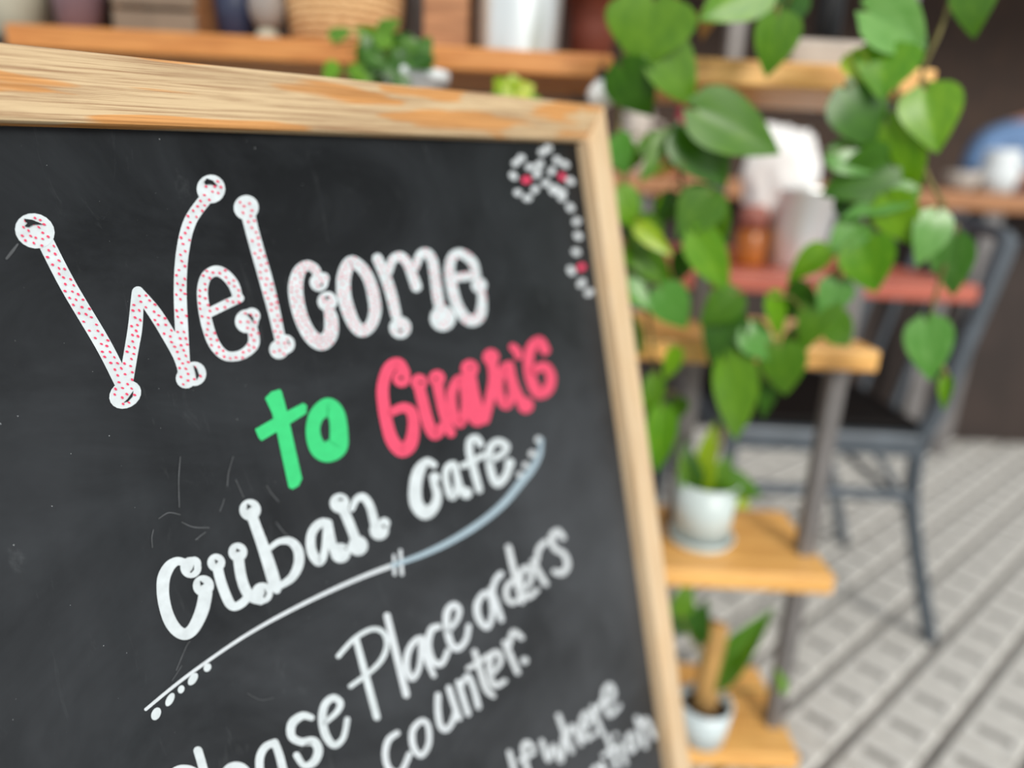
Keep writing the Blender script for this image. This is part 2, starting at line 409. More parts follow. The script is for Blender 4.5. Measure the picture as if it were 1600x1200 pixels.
cA = lambda p: cv(0, 240, 2.857, p); cB = lambda p: cv(360, 360, 3.636, p); cD = lambda p: cv(360, 500, 2.963, p)
cE = lambda p: cv(200, 660, 3.333, p); cF = lambda p: cv(560, 640, 4.0, p); cG = lambda p: cv(200, 800, 3.0, p); cH = lambda p: cv(480, 800, 2.759, p)
DD = 0.05
# first word
letter([[(66, 368, 25), (106, 446, 25.5), (160, 537, 25.5), (190, 596, 25)], [(196, 600, 22), (204, 552, 22), (210.7, 512, 22.5), (214, 470, 20), (215, 457, 19)],
        [(217, 458, 17), (240, 487, 21), (261, 520, 22), (281, 555, 23), (289, 580, 22)],
        [(287, 580, 20), (283.5, 520, 20.5), (281, 450, 20), (285, 392, 20), (297, 345, 20), (323, 308, 20)]],
       [(54, 361, 31.5, 27, 0.35), (329, 295.5, 22.3), (195, 616.5, 26, 21, -0.5), (290, 591, 16), (303, 584, 18.5, 19)], (),
       [cA([(102, 292), (140, 297), (190, 318), (145, 318), (125, 330), (105, 326), (118, 312), (108, 303)]), cA([(906, 128), (918, 112), (945, 122), (968, 147), (935, 138), (912, 140)]),
        cA([(592, 1058), (588, 1085), (568, 1107), (548, 1112), (566, 1095), (580, 1075)]), cA([(858, 944), (876, 960), (886, 990), (874, 1012), (868, 980)])], dots=DD)
letter([[(374, 466, 14), (352, 476, 15), (326, 489, 15)],
        [(371, 465, 15), (365, 446, 17), (352, 430, 17), (337, 423.5, 17), (322, 432, 17), (316, 452, 17), (317.5, 478, 18), (324, 510, 18.5), (334, 537, 18), (349, 554, 16), (366, 557, 15), (383, 551, 16), (396, 536, 18), (394, 514, 16)]],
       [(385, 502, 18.5), (393, 494, 13)], (), [cB([(84, 474), (108, 478), (126, 500), (124, 528), (110, 503)])], dots=DD*1.25)
letter([[(386, 330, 22), (393, 360, 21), (404, 400, 21), (416, 442, 21), (427, 485, 19), (436, 525, 17), (440, 540, 17)]],
       [(384, 324.5, 19.5), (435, 546, 15), (445, 538, 15)], (), [cB([(318, 622), (330, 634), (326, 650), (320, 640)])], dots=DD*1.1)
letter([[(496, 430, 14), (491, 420, 15), (479, 415, 16), (467, 425, 20), (461.5, 449, 23), (465, 478, 22.5), (474, 506, 22), (487, 527, 23), (503, 535, 25), (516, 522, 23), (517, 498, 21), (513, 484, 16)]],
       [(498, 441, 14.5), (505, 435, 9), (511, 471, 15.5)], (), [(501, 445, 2.2), (509.5, 465.5, 3)], dots=DD*1.7)
letter([((547, 409.5, 19), (537, 431, 22), (536.5, 459, 22), (543, 484, 21), (552.5, 506, 20), (565, 517, 19), (578.6, 508, 18), (585.5, 486.5, 19), (583, 462, 19), (576, 437, 18), (563.5, 418, 18))], dots=DD*1.3)
letter([[(589, 404, 16), (602, 434, 17), (611, 462, 17), (618, 492, 16)], [(606, 425, 13), (613, 406, 14), (625, 401, 15), (636, 412, 15), (644, 431, 16), (650, 448, 17)],
        [(648, 418, 12), (656, 398, 14), (667, 396, 15), (675, 409, 16), (679, 434, 16), (683, 462, 17), (687, 486, 16)]],
       [(624.6, 512, 17), (691, 497.5, 20)], (), [(624.5, 517, 3)], dots=DD*0.4)
letter([[(742, 430, 12), (728, 432, 14), (708, 434, 13)], [(744, 430, 13), (738, 410, 15), (721, 396.5, 15), (707, 401, 15), (702, 421, 16), (705, 445, 17), (713, 475, 17), (726, 496, 17), (739, 501, 18), (750, 492, 17), (753, 470, 14), (751, 452, 12)]],
       [(748, 446, 12)], dots=DD*0.25)
# pink dots over the first word
bm = bmesh.new(); kept = []
for x, y in dotpts:
    md = 8.6 if x < 445 else (6.2 if x < 530 else 6.6)
    if all((x-a)**2+(y-c)**2 > md*md for a, c in kept): kept.append((x, y))
for x, y in kept:
    k_ = 1.0 if x < 445 else 0.72
    blob(bm, x, y, random.uniform(2.4, 3.0)*k_, random.uniform(1.5, 2.0)*k_, random.uniform(0.2, 0.9), 0.00055, 8)
o = mesh_obj('pink_dots', bm, M['dot_paint'], panel); o['kind'] = 'stuff'
# second line
letter([], [], [cD([(158, 362), (187, 332), (228, 320), (237, 335), (262, 430), (330, 735), (314, 768), (287, 783), (268, 775), (238, 640), (215, 530), (190, 430)]),
                cD([(112, 505), (225, 440), (335, 384), (352, 396), (350, 432), (250, 495), (142, 560), (128, 545)])], mat='green_paint')
letter([tuple(cD([(440, 405, 84), (398, 440, 72), (380, 500, 66), (388, 560, 72), (412, 600, 85), (450, 608, 100), (494, 585, 92), (500, 520, 84), (492, 450, 80), (470, 412, 82)]))], mat='green_paint')
letter([cD([(805, 245, 50), (775, 203, 56), (730, 225, 56), (703, 310, 56), (708, 400, 58), (725, 490, 58), (748, 560, 62), (790, 602, 66), (830, 575, 64), (846, 500, 56), (838, 430, 52), (800, 405, 46), (745, 425, 40)])],
       [cD([(790, 270)])[0]+(14,)], (), [cD([(788, 268)])[0]+(3,)], mat='pink_paint')
letter([cD([(868, 290, 50), (890, 380, 54), (912, 470, 56), (945, 530, 54), (985, 490, 44)]), cD([(955, 280, 50), (975, 390, 46), (1000, 480, 46), (1020, 522, 44)])],
       [cD([(872, 288)])[0]+(13,), cD([(955, 270)])[0]+(13,)], (), [cD([(880, 290)])[0]+(2.4,), cD([(945, 272)])[0]+(2.2,)], mat='pink_paint')
letter([tuple(cD([(1055, 275, 44), (1022, 340, 46), (1030, 430, 46), (1062, 480, 44), (1085, 410, 40), (1078, 310, 40)])), cD([(1078, 270, 44), (1095, 380, 44), (1125, 460, 46), (1150, 470, 44)])], mat='pink_paint')
letter([cD([(1105, 235, 50), (1135, 370, 46), (1165, 460, 46)]), cD([(1205, 180, 48), (1215, 270, 46), (1195, 380, 46), (1175, 460, 46)])], [cD([(1105, 225)])[0]+(14,), cD([(1205, 172)])[0]+(13,)], (), [cD([(1108, 222)])[0]+(2.2,)], mat='pink_paint')
letter([tuple(cD([(1275, 215, 44), (1240, 280, 46), (1245, 350, 46), (1275, 395, 44), (1305, 340, 40), (1290, 250, 40)])), cD([(1290, 210, 42), (1310, 300, 44), (1345, 375, 46), (1375, 390, 44)])], [cD([(1365, 395)])[0]+(12.5,)], mat='pink_paint')
letter([cD([(1305, 125, 34), (1325, 145, 38), (1332, 168, 34)])], mat='pink_paint', name='painted_apostrophe')
letter([cD([(1455, 140, 46), (1428, 100, 50), (1390, 130, 48), (1378, 200, 48), (1392, 280, 52), (1425, 338, 54), (1470, 318, 50), (1482, 260, 46), (1452, 215, 44), (1400, 235, 40)])], mat='pink_paint')
# third line
letter([cE([(300, 735, 44), (255, 722, 44), (213, 750, 58), (184, 810, 66), (180, 890, 64), (194, 970, 64), (218, 1035, 66), (252, 1082, 64), (292, 1102, 60), (330, 1082, 62), (362, 1030, 66), (387, 965, 70), (402, 890, 70)])],
       [cE([(325, 755)])[0]+(16.5,), cE([(342, 735)])[0]+(11,), cE([(390, 850)])[0]+(16.5,)], (), [cE([(338, 738), (338, 765), (322, 783), (317, 777), (329, 764)]), cE([(370, 822), (393, 838), (374, 851)])])
letter([cE([(462, 740, 54), (480, 820, 54), (508, 900, 54), (532, 946, 52), (560, 958, 44), (600, 935, 44), (630, 895, 40)]), cE([(572, 690, 56), (585, 790, 56), (610, 870, 56), (645, 910, 54), (690, 930, 40)])],
       [cE([(458, 730)])[0]+(14,), cE([(570, 675)])[0]+(14.8,), cE([(697, 888)])[0]+(16.5,)], (), [cE([(446, 711), (465, 721), (452, 737)]), cE([(560, 654), (582, 667), (558, 676)]), cE([(704, 862), (718, 888), (706, 912), (698, 906), (708, 888)])])
letter([cE([(638, 470, 56), (662, 540, 56), (695, 630, 60), (732, 740, 66), (762, 840, 66), (772, 870, 44)]), cE([(735, 655, 28), (785, 620, 32), (845, 620, 44), (884, 668, 52), (885, 740, 52), (850, 808, 44), (790, 850, 34)])],
       [cE([(633, 455)])[0]+(16.8,)], (), [cE([(616, 421), (641, 437), (614, 456)])])
letter([tuple(cE([(1030, 525, 44), (985, 535, 46), (952, 590, 48), (955, 670, 52), (990, 724, 50), (1018, 690, 40), (1028, 600, 34)])), cE([(1040, 525, 46), (1055, 610, 48), (1080, 690, 44), (1105, 710, 40)])], [cE([(1105, 680)])[0]+(15.5,)], (), [cE([(1120, 650), (1138, 656), (1128, 664)])])
letter([cE([(1108, 430, 52), (1140, 500, 52), (1172, 580, 52), (1192, 640, 52)]), cE([(1165, 450, 30), (1188, 400, 36), (1225, 390, 42), (1260, 440, 44), (1283, 530, 46)])],
       [cE([(1100, 420)])[0]+(15.5,), cE([(1195, 642)])[0]+(15.5,), cE([(1305, 562)])[0]+(15,), cE([(1332, 525)])[0]+(9,)], (), [cE([(1088, 405), (1100, 392), (1118, 402), (1100, 408)]), cE([(1316, 536), (1334, 530), (1338, 548), (1324, 548)])])
letter([cF([(470, 345, 44), (425, 325, 48), (376, 385, 74), (354, 490, 80), (362, 590, 84), (415, 645, 84), (470, 610, 64), (492, 540, 54), (470, 460, 44)])], [cF([(475, 425)])[0]+(8.5,)])
letter([tuple(cF([(595, 340, 40), (552, 365, 42), (545, 440, 42), (580, 545, 46), (615, 490, 40), (610, 390, 36)])), cF([(600, 350, 42), (625, 460, 44), (655, 530, 44)])], [cF([(672, 522)])[0]+(9,)])
letter([cF([(760, 215, 44), (735, 178, 44), (696, 195, 46), (692, 265, 46), (720, 380, 48), (752, 500, 46)]), cF([(650, 350, 38), (710, 325, 36), (775, 285, 38)])])
letter([cF([(825, 315, 38), (900, 275, 40), (922, 228, 44), (872, 200, 44), (826, 228, 44), (813, 300, 46), (830, 400, 48), (862, 462, 50), (912, 425, 46), (942, 350, 44)])], [cF([(942, 335)])[0]+(7.5,)])
letter([[(227, 1108, 5), (257, 1083, 5), (290, 1057, 5.2), (333, 1026, 5.2), (373, 999, 5.4), (413, 975, 5.6), (453, 953.5, 6), (493, 933.5, 6), (533, 915, 6.4), (573, 898, 6.6), (613, 883, 7)]], name='painted_underline', mat='thin_white')
letter([[(613, 883, 7), (635, 875.5, 7.5), (660, 866, 8), (690, 852.5, 9), (720, 836, 9.5), (745, 820, 10), (770, 801, 10), (792, 780, 10.5), (812, 755, 11), (830, 733, 10), (842, 710, 8), (845, 687, 6)]], name='painted_underline', mat='blue_grey_paint')
letter([], [(812, 742, 5), (821, 727, 5), (831, 709, 5.5), (841, 687, 5.5)], name='painted_flourish', mat='grey_paint')
letter([[(615, 868, 4.5), (616, 897, 5)], [(625, 860, 5), (627.5, 897, 5.5)]], name='painted_tick', mat='thin_white')
letter([], [(243.3, 1115, 7, 10.5, 0.45), (265, 1092.7, 5.5, 11.5, 0.5), (282.3, 1076.7, 5, 6.5, 0.4), (300.7, 1060.7, 6, 11, 0.6), (323.3, 1042.7, 5.5, 7, 0.6)], name='painted_dot_row')
# fourth line and below
letter([[(255, 1215, 9), (278, 1200, 9), (300, 1202, 10), (315, 1216, 10)]])
letter([[(309, 1173, 14), (315, 1193, 14), (323, 1225, 14)]])
letter([[(340, 1232, 10), (353, 1203, 11), (369, 1196, 12), (384, 1203, 11), (389, 1225, 10)]])
letter([[(428, 1160, 11), (413, 1168, 12), (405, 1188, 13), (408, 1225, 13)], [(429, 1160, 12), (437, 1183, 13), (446, 1222, 13)]])
letter([[(486, 1121, 10), (472, 1118, 12), (456, 1130, 14), (455, 1150, 13), (470, 1159, 12), (489, 1158, 14), (497, 1172, 14), (490, 1190, 13), (475, 1196, 10), (463, 1180, 11)]])
letter([[(506, 1130, 8), (526, 1112, 9), (531, 1098, 11), (520, 1090, 11), (507, 1101, 12), (503, 1124, 13), (509, 1150, 13), (522, 1164, 11), (536, 1152, 9), (542, 1124, 9)]])
W2 = 'thin_white'
letter([[(528, 1025, 7.5), (553, 998, 7.5), (580, 983, 7.5), (598, 988, 8), (604, 1007, 8), (596, 1030, 8), (577, 1050, 7.5), (547, 1072, 7.5)], [(556, 1000, 10), (572, 1060, 11), (588, 1120, 11)]])
letter([[(604, 962, 10.5), (619, 1024, 11), (634, 1085, 11)]], mat=W2)
letter([((654, 997, 9), (639, 1013, 10), (634, 1040, 10.5), (643, 1060, 9.5), (654, 1044, 8), (657, 1014, 8)), [(658, 997, 9.5), (667, 1032, 9.5), (677, 1055, 8)]], mat=W2)
letter([[(684, 979, 10), (673, 984, 11), (668, 1008, 11), (675, 1032, 11), (689, 1037, 9), (699, 1017, 8.5)]], mat=W2)
letter([[(700, 986, 8), (714, 968, 8), (717, 952, 9), (708, 945, 10), (698, 957, 11), (698, 982, 11), (705, 1007, 11), (716, 1013, 10), (728, 999, 8.5), (732, 978, 8)]], mat=W2)
G2 = 'grey_paint'
letter([((756, 927, 9), (745, 945, 10.5), (748, 967, 10.5), (761, 980, 9), (769, 959, 8), (766, 934, 8))], mat=W2)
letter([[(767, 920, 9.5), (775, 944, 10), (783, 968, 9)], [(769, 928, 7), (773, 908, 9), (782, 897, 10)]], mat=W2)
letter([[(794, 855, 9.5), (804, 898, 10), (815, 940, 9)], [(803, 906, 8), (792, 916, 9), (791, 933, 9), (800, 942, 8), (812, 935, 7)]], mat=G2)
letter([[(816, 924, 7), (829, 906, 8), (826, 888, 9), (815, 891, 9), (813, 912, 9), (823, 933, 9), (838, 922, 8)]], mat=G2)
letter([[(832, 877, 9), (842, 896, 9.5), (852, 912, 9)], [(838, 876, 8), (841, 858, 9), (851, 847, 9)]], mat=G2)
letter([[(879, 840, 9), (870, 830, 10), (861, 840, 10), (866, 857, 9), (880, 865, 9), (886, 882, 10), (878, 895, 10), (866, 893, 9)]], mat=G2)
letter([[(620, 1145, 9), (606, 1156, 10), (601, 1180, 10), (608, 1202, 10), (625, 1206, 9), (639, 1178, 9)]], mat=W2)
letter([((658, 1126, 9), (644, 1141, 10), (645, 1166, 10), (657, 1180, 9), (669, 1162, 8.5), (668, 1134, 8.5))], mat=W2)
letter([[(684, 1086, 9.5), (684, 1112, 10), (688, 1134, 10), (697, 1140, 9), (707, 1127, 8.5), (712, 1108, 8)], [(701, 1075, 9.5), (709, 1100, 9.5), (717, 1122, 9)]], mat=W2)
letter([[(716, 1066, 9.5), (723, 1090, 9.5), (731, 1115, 9)], [(720, 1072, 7), (730, 1056, 8.5), (739, 1074, 9), (747, 1104, 9)]], mat=W2)
letter([[(741, 1018, 9), (750, 1048, 9.5), (759, 1076, 9.5), (770, 1087, 8)], [(731, 1044, 8), (746, 1036, 8), (762, 1024, 8)]], mat=G2)
letter([[(767, 1055, 7), (781, 1036, 8), (779, 1021, 9), (768, 1022, 9), (764, 1046, 9.5), (771, 1071, 9), (788, 1064, 8)]], mat=G2)
letter([[(788, 1004, 9), (798, 1027, 9.5), (808, 1050, 9)], [(795, 1008, 8), (801, 987, 9), (814, 996, 9)]], mat=G2)
letter([], [(819, 1032, 6)], mat=G2, name='painted_full_stop')
letter([[(795, 1175, 8), (806, 1215, 9)]], mat=G2)
letter([[(832, 1168, 8), (822, 1160, 9), (817, 1172, 9), (826, 1215, 9)], [(812, 1188, 7), (834, 1176, 7)]], mat=G2)
letter([[(846, 1158, 8), (857, 1188, 8), (864, 1164, 7), (876, 1190, 8), (880, 1152, 8)]], mat=G2)
letter([[(872, 1118, 8), (883, 1148, 9), (893, 1174, 8)], [(886, 1150, 7), (895, 1134, 8), (907, 1162, 8)]], mat=G2)
letter([[(912, 1140, 7), (922, 1124, 8), (914, 1114, 8), (908, 1130, 8), (915, 1154, 8), (929, 1146, 7)]], mat=G2)
letter([[(925, 1105, 8), (940, 1146, 8)], [(930, 1112, 7), (940, 1096, 8)]], mat=G2)
letter([[(945, 1105, 7), (958, 1086, 8), (952, 1070, 8), (943, 1085, 8), (951, 1117, 8), (967, 1103, 7)]], mat=G2)
letter([((934, 1198, 7), (925, 1206, 7), (930, 1222, 7), (941, 1214, 7)), [(940, 1192, 7), (950, 1222, 7)]], mat=G2)
letter([[(948, 1150, 8), (963, 1200, 8)], [(942, 1180, 7), (965, 1165, 7)]], mat=G2)
letter([[(966, 1164, 8), (977, 1192, 8)]], [(962, 1148, 4)], mat=G2)
letter([((986, 1146, 7), (979, 1158, 8), (985, 1174, 8), (994, 1160, 7))], mat=G2)
letter([[(995, 1122, 8), (1008, 1166, 8)], [(1000, 1136, 7), (1009, 1124, 8), (1021, 1152, 8)]], mat=G2)
# faint scratches and a smear left on the board
for q in ([(320, 1140), (300, 1170), (250, 1290)], [(545, 180), (522, 260), (515, 330)], [(560, 300), (580, 345), (600, 390)], [(270, 180), (262, 300), (265, 440)], [(130, 560), (122, 600), (125, 650)],
          [(350, 610), (375, 590), (400, 572)], [(720, 330), (745, 370), (780, 410)], [(500, 400), (490, 430), (478, 462)], [(770, 520), (800, 560), (835, 595)], [(280, 520), (340, 545), (420, 548)], [(160, 500), (210, 470), (270, 480)]):
    letter([[p+(2.0,) for p in cE(q)]], mat='faint_chalk', name='chalk_scratch')
for q in ([(84, 1290), (50, 1380), (20, 1440)], [(250, 720), (225, 760), (205, 790)], [(560, 850), (620, 880), (680, 870)], [(800, 1120), (830, 1090), (860, 1080)]):
    letter([[p+(1.6,) for p in cG(q)]], mat='faint_chalk', name='chalk_scratch')
letter([[(27, 382, 3), (18, 394, 5), (10, 404, 4)]], mat='faint_chalk', name='chalk_scratch')
# flower sprig in the upper right corner
cC = lambda p: cv(760, 190, 4.0, p)
def petals(name, pts, r, mat='grey_paint'):
    letter([], [(x, y, r*random.uniform(0.9, 1.1), r*0.75, random.uniform(-1, 1)) for x, y in cC(pts)], name=name, mat=mat)
petals('painted_flower', [(215, 228), (182, 258), (165, 340), (195, 445), (255, 478), (302, 425), (270, 285)], 7.2)
petals('painted_flower', [(440, 242), (490, 268), (522, 372), (470, 440), (415, 420), (405, 310)], 7.2)
petals('painted_flower_centre', [(247, 365)], 7.5, 'dot_paint'); petals('painted_flower_centre', [(470, 345)], 6.5, 'dot_paint')
petals('painted_leaf_trail', [(350, 190), (385, 165), (330, 268), (315, 325), (370, 385), (425, 430), (468, 475), (522, 538), (562, 625), (570, 715), (558, 815), (527, 932), (593, 1010), (640, 1068)], 7.4)
petals('painted_flower_centre', [(592, 910)], 7.5, 'dot_paint')
# ------------------------------------------------------------------ plant stands
ZD0, ZD1 = 0.996, 1.021
def planks_stand(name, label, x0, x1, levels, posts, py=0.91, post_mat='metal', top=1.36, yb=1.05, wood_mat='shelf_wood'):
    st = thing(name, ((x0+x1)/2, 0.95, 0), label, 'plant stand')
    lx = (x0+x1)/2
    for z0, z1 in levels:
        mesh_obj('shelf_board', B((x0-lx, 0.85-0.95, z0), (x1-lx, yb-0.95, z1), 0.003), M[wood_mat], st)
    for px, pyy in posts:
        mesh_obj('post', B((px-0.0115-lx, pyy-0.0115-0.95, 0), (px+0.0115-lx, pyy+0.0115-0.95, top), 0.002), M[post_mat], st)
    return st
planks_stand('plant_stand', 'wooden plank plant stand with grey metal posts holding white potted plants', 0.13, 0.452,
             [(0.063, 0.091), (0.361, 0.389), (0.675, 0.703), (ZD0, ZD1+0.002), (1.33, 1.356)], [(at(1075, 640, 0.995).x, 0.995), (0.433, 0.915)], top=1.33)
planks_stand('display_shelf', 'long orange wooden display shelf above the chalkboard sign', -0.583, 0.093, [(ZD0, ZD1)], [(-0.565, 1.03), (-0.145, 1.03), (0.07, 1.03)], top=1.3, wood_mat='orange_wood')
SH = ZD1
def root_at(name, p, label, cat, group=None): return thing(name, p, label, cat, group)

# ---- leaves
def leaf_mesh(name, curl=0.18, fold=0.12, nl=12, nw=8):
    bm = bmesh.new(); rows = []
    for i in range(nl+1):
        s = i/nl
        hw = 0.5*(math.sin(math.pi*min(1, s**0.60))**0.85)*(1-0.22*s) if 0 < s < 1 else 0.0
        if i == 0: hw = 0.06
        row = []
        for j in range(nw+1):
            t = j/nw*2-1
            x = s - 0.13*abs(t)**1.5*(1-s)**3
            y = hw*t*1.06
            z = fold*abs(t)*hw*2*0.8 - curl*s*s + 0.012*math.sin(9*s+2*t)*abs(t)
            row.append(bm.verts.new((x, y, z)))
        rows.append(row)
    for a, b_ in zip(rows, rows[1:]):
        for j in range(nw): bm.faces.new((a[j], a[j+1], b_[j+1], b_[j]))
    bmesh.ops.remove_doubles(bm, verts=bm.verts, dist=1e-5)
    me = bpy.data.meshes.new(name); bm.normal_update(); bm.to_mesh(me); bm.free()
    me.polygons.foreach_set('use_smooth', [True]*len(me.polygons)); return me
LM = {}
def leaf_data(k, var):
    key = (k, var)
    if key not in LM:
        me = leaf_mesh('leaf', (0.10, 0.22, 0.32)[var], (0.10, 0.2, 0.05)[var]); me.materials.append(LEAF[k]); LM[key] = me
    return LM[key]
def add_leaf(root, base, tip, width, k, tilt=None):
    """base, tip: world points; width in metres"""
    ax = (tip-base); ln = ax.length; ax.normalize()
    view = (CAM-base).normalized()
    nrm = view + Vector((random.uniform(-0.5, 0.5), random.uniform(-0.2, 0.2), 0.35+random.uniform(-0.3, 0.4)))
    if tilt: nrm = view+Vector(tilt)
    nrm = (nrm-ax*nrm.dot(ax)).normalized(); yv = nrm.cross(ax)
    var = random.randrange(3); o = bpy.data.objects.new('leaf', leaf_data(k, var)); COL.objects.link(o); o.parent = root
    mt_ = Matrix.Identity(4)
    for i in range(3):
        mt_[i][0] = ax[i]*ln; mt_[i][1] = yv[i]*width; mt_[i][2] = nrm[i]*ln*0.8; mt_[i][3] = base[i]-root.location[i]
    o.matrix_local = mt_
    return o
def px_leaf(root, b_, t_, wpx, k, Y, dy=None, petiole_from=None, tilt=None):
    dy = random.uniform(-0.02, 0.02) if dy is None else dy
    p = at(*b_, Y); q = at(*t_, Y+dy); depth = proj(p)[2]
    add_leaf(root, p, q, wpx/FPX*depth*1.2, k, tilt)
    if petiole_from is not None:
        near = min(petiole_from, key=lambda v: (v-p).length)
        if 0.004 < (near-p).length < 0.2:
            mid = (near+p)/2+Vector((0, -0.004, 0.01)); off = root.location
            mesh_obj('leaf_stalk', T([x-off for x in (near, mid, p)], [0.0016, 0.0014, 0.0012], 5), M['stem'], root, True)
def vine(root, pts, r=0.0022):
    c = [Vector(v) for v in catmull([tuple(p) for p in pts], 6)]
    mesh_obj('vine', T([v-root.location for v in c], r, 6), M['stem'], root, True); return c
def pot(name, loc, label, r0, r1, h, mat, cat='plant pot', soil=True, saucer=False, group=None, lip=0.004):
    p = thing(name, loc, label, cat, group); base = 0.012 if saucer else 0.0
    if lip < 0.001: prof = [(0, base), (r0, base), (r1, base+h), (r1-0.004, base+h), (r1-0.006, base+h-0.016), (0, base+h-0.016)]
    else: prof = None
    mesh_obj('pot_body', L(prof or [(0, base), (r0, base), (r0*0.5+r1*0.5, base+h*0.5), (r1, base+h-0.012), (r1+lip, base+h-0.012), (r1+lip, base+h), (r1-0.004, base+h), (r1-0.006, base+h-0.016), (0, base+h-0.016)]), mat, p, True)
    if soil: mesh_obj('soil', L([(r1-0.0055, base+h-0.014), (0, base+h-0.010)]), M['soil'], p)
    if saucer: mesh_obj('saucer', L([(0, 0), (r0+0.002, 0), (r0+0.010, 0.014), (r0+0.006, 0.014), (r0, 0.004), (0, 0.004)]), mat, p, True)
    return p
# hanging pothos over the left part of the stand
potA = Vector((0.27, 0.93, 1.356)); potB = Vector((0.395, 0.97, 1.356))
pa = pot('trailing_pothos', potA, 'leafy green pothos with vines trailing beside the chalkboard frame', 0.05, 0.065, 0.11, M['white_cer'], 'houseplant')
pb = pot('trailing_pothos', potB, 'leafy green pothos with vines hanging over the right end of the stand', 0.045, 0.055, 0.10, M['white_cer'], 'houseplant')
va = vine(pa, [potA+Vector((0, 0, 0.10)), potA+Vector((-0.01, -0.07, 0.13)), potA+Vector((-0.02, -0.12, 0.05)), at(1075, -60, 0.80), at(1050, 60, 0.79), at(1078, 170, 0.79), at(1062, 260, 0.80), at(1090, 380, 0.80), at(1122, 480, 0.80), at(1140, 570, 0.80)])
va += vine(pa, [potA+Vector((-0.02, 0, 0.10)), potA+Vector((-0.05, -0.08, 0.12)), at(990, -60, 0.82), at(975, 100, 0.82), at(968, 210, 0.82), at(985, 330, 0.82), at(1005, 440, 0.83), at(1030, 620, 0.83)])
va += vine(pa, [potA+Vector((0.02, 0, 0.10)), potA+Vector((0.03, -0.09, 0.12)), at(1215, -50, 0.79), at(1225, 20, 0.79)])
vb = vine(pb, [potB+Vector((0, 0, 0.09)), potB+Vector((0.01, -0.09, 0.12)), potB+Vector((0, -0.16, 0.04)), at(1392, -50, 0.79), at(1390, 75, 0.77), at(1402, 140, 0.77), at(1392, 240, 0.77), at(1412, 310, 0.77), at(1352, 372, 0.77), at(1292, 440, 0.78), at(1235, 530, 0.79)])
vb += vine(pb, [potB+Vector((0.02, 0, 0.09)), potB+Vector((0.06, -0.09, 0.12)), at(1500, -60, 0.77), at(1440, 120, 0.76), at(1440, 250, 0.76), at(1485, 360, 0.75), at(1455, 500, 0.75), at(1480, 590, 0.75)])
LA = [((1022, 2), (1003, 108), 122, 'm', .76), ((1028, 72), (1088, 166), 72, 'm', .775), ((970, 104), (1020, 190), 68, 'd', .77), ((1088, 172), (1226, 238), 84, 'm', .755),
      ((1072, 196), (1138, 292), 84, 'd', .775), ((1196, -36), (1095, 30), 80, 'b', .78), ((1214, 26), (1205, 122), 70, 'm', .765), ((1245, -10), (1195, 58), 55, 'd', .79),
      ((962, 216), (990, 278), 44, 'p', .785), ((1062, 214), (1000, 278), 46, 'm', .79), ((1062, 246), (1022, 278), 28, 'o', .775), ((964, 298), (996, 358), 46, 'b', .79),
      ((1112, 302), (1058, 372), 66, 'm', .78), ((1024, 348), (972, 400), 50, 'm', .785), ((998, 354), (1052, 400), 27, 'y', .775), ((1084, 366), (1143, 458), 56, 'b', .775),
      ((1108, 306), (1122, 408), 50, 'm', .785), ((1033, 452), (1078, 518), 56, 'p', .785), ((1152, 460), (1092, 508), 50, 'm', .785), ((1142, 488), (1108, 572), 60, 'd', .79),
      ((974, 446), (1022, 482), 36, 'p', .79), ((972, 396), (1022, 416), 30, 'm', .79), ((972, 430), (1015, 446), 26, 'd', .80), ((1132, 566), (1168, 696), 76, 'm', .775),
      ((1164, 516), (1218, 560), 50, 'p', .775), ((1222, 540), (1228, 624), 60, 'm', .77), ((1112, 14), (1090, 62), 30, 'o', .80), ((1060, 2), (1046, 30), 28, 'o', .80),
      ((1034, 640), (1028, 744), 42, 'b', .80), ((1022, 590), (1016, 668), 30, 'm', .81), ((965, 500), (1010, 556), 40, 'd', .80), ((1055, 545), (1040, 600), 26, 'b', .80), ((1205, 600), (1190, 655), 26, 'd', .80),
      ((1010, 215), (1040, 250), 40, 'm', .80), ((1000, 395), (1055, 455), 40, 'm', .80), ((1150, 540), (1160, 610), 40, 'm', .80), ((1060, 310), (1020, 350), 40, 'd', .81)]
for b_, t_, wd, k, Y in LA: px_leaf(pa, b_, t_, wd, k, Y, petiole_from=va)
LB = [((1354, 18), (1466, 72), 84, 'p', .745), ((1392, 74), (1376, 150), 82, 'b', .75), ((1322, 140), (1388, 228), 88, 'd', .755), ((1446, 142), (1468, 236), 78, 'b', .745), ((1524, -36), (1517, 54), 60, 'm', .74),
      ((1392, 256), (1288, 306), 76, 'd', .76), ((1386, 194), (1430, 316), 76, 'b', .755), ((1424, 300), (1314, 338), 40, 'p', .75), ((1386, 308), (1430, 386), 56, 'b', .75), ((1464, 334), (1442, 414), 52, 'p', .745),
      ((1494, 370), (1482, 466), 60, 'p', .74), ((1345, 352), (1292, 398), 46, 'p', .765), ((1346, 376), (1372, 460), 72, 'b', .755), ((1292, 392), (1226, 438), 42, 'b', .765), ((1447, 502), (1458, 598), 62, 'p', .74),
      ((1480, 588), (1474, 644), 18, 'b', .75), ((1204, 464), (1236, 532), 46, 'b', .77), ((1262, 448), (1226, 494), 44, 'd', .785), ((1292, 468), (1248, 540), 58, 'm', .775), ((1312, 438), (1284, 502), 46, 'p', .77),
      ((1296, 498), (1342, 546), 46, 'm', .77), ((1300, 240), (1385, 262), 46, 'p', .765), ((1398, 220), (1440, 280), 50, 'm', .765), ((1260, 520), (1212, 556), 36, 'm', .79), ((1340, 140), (1305, 190), 40, 'm', .77),
      ((1420, 60), (1392, 92), 40, 'm', .765), ((1330, 85), (1352, 130), 34, 'y', .76)]
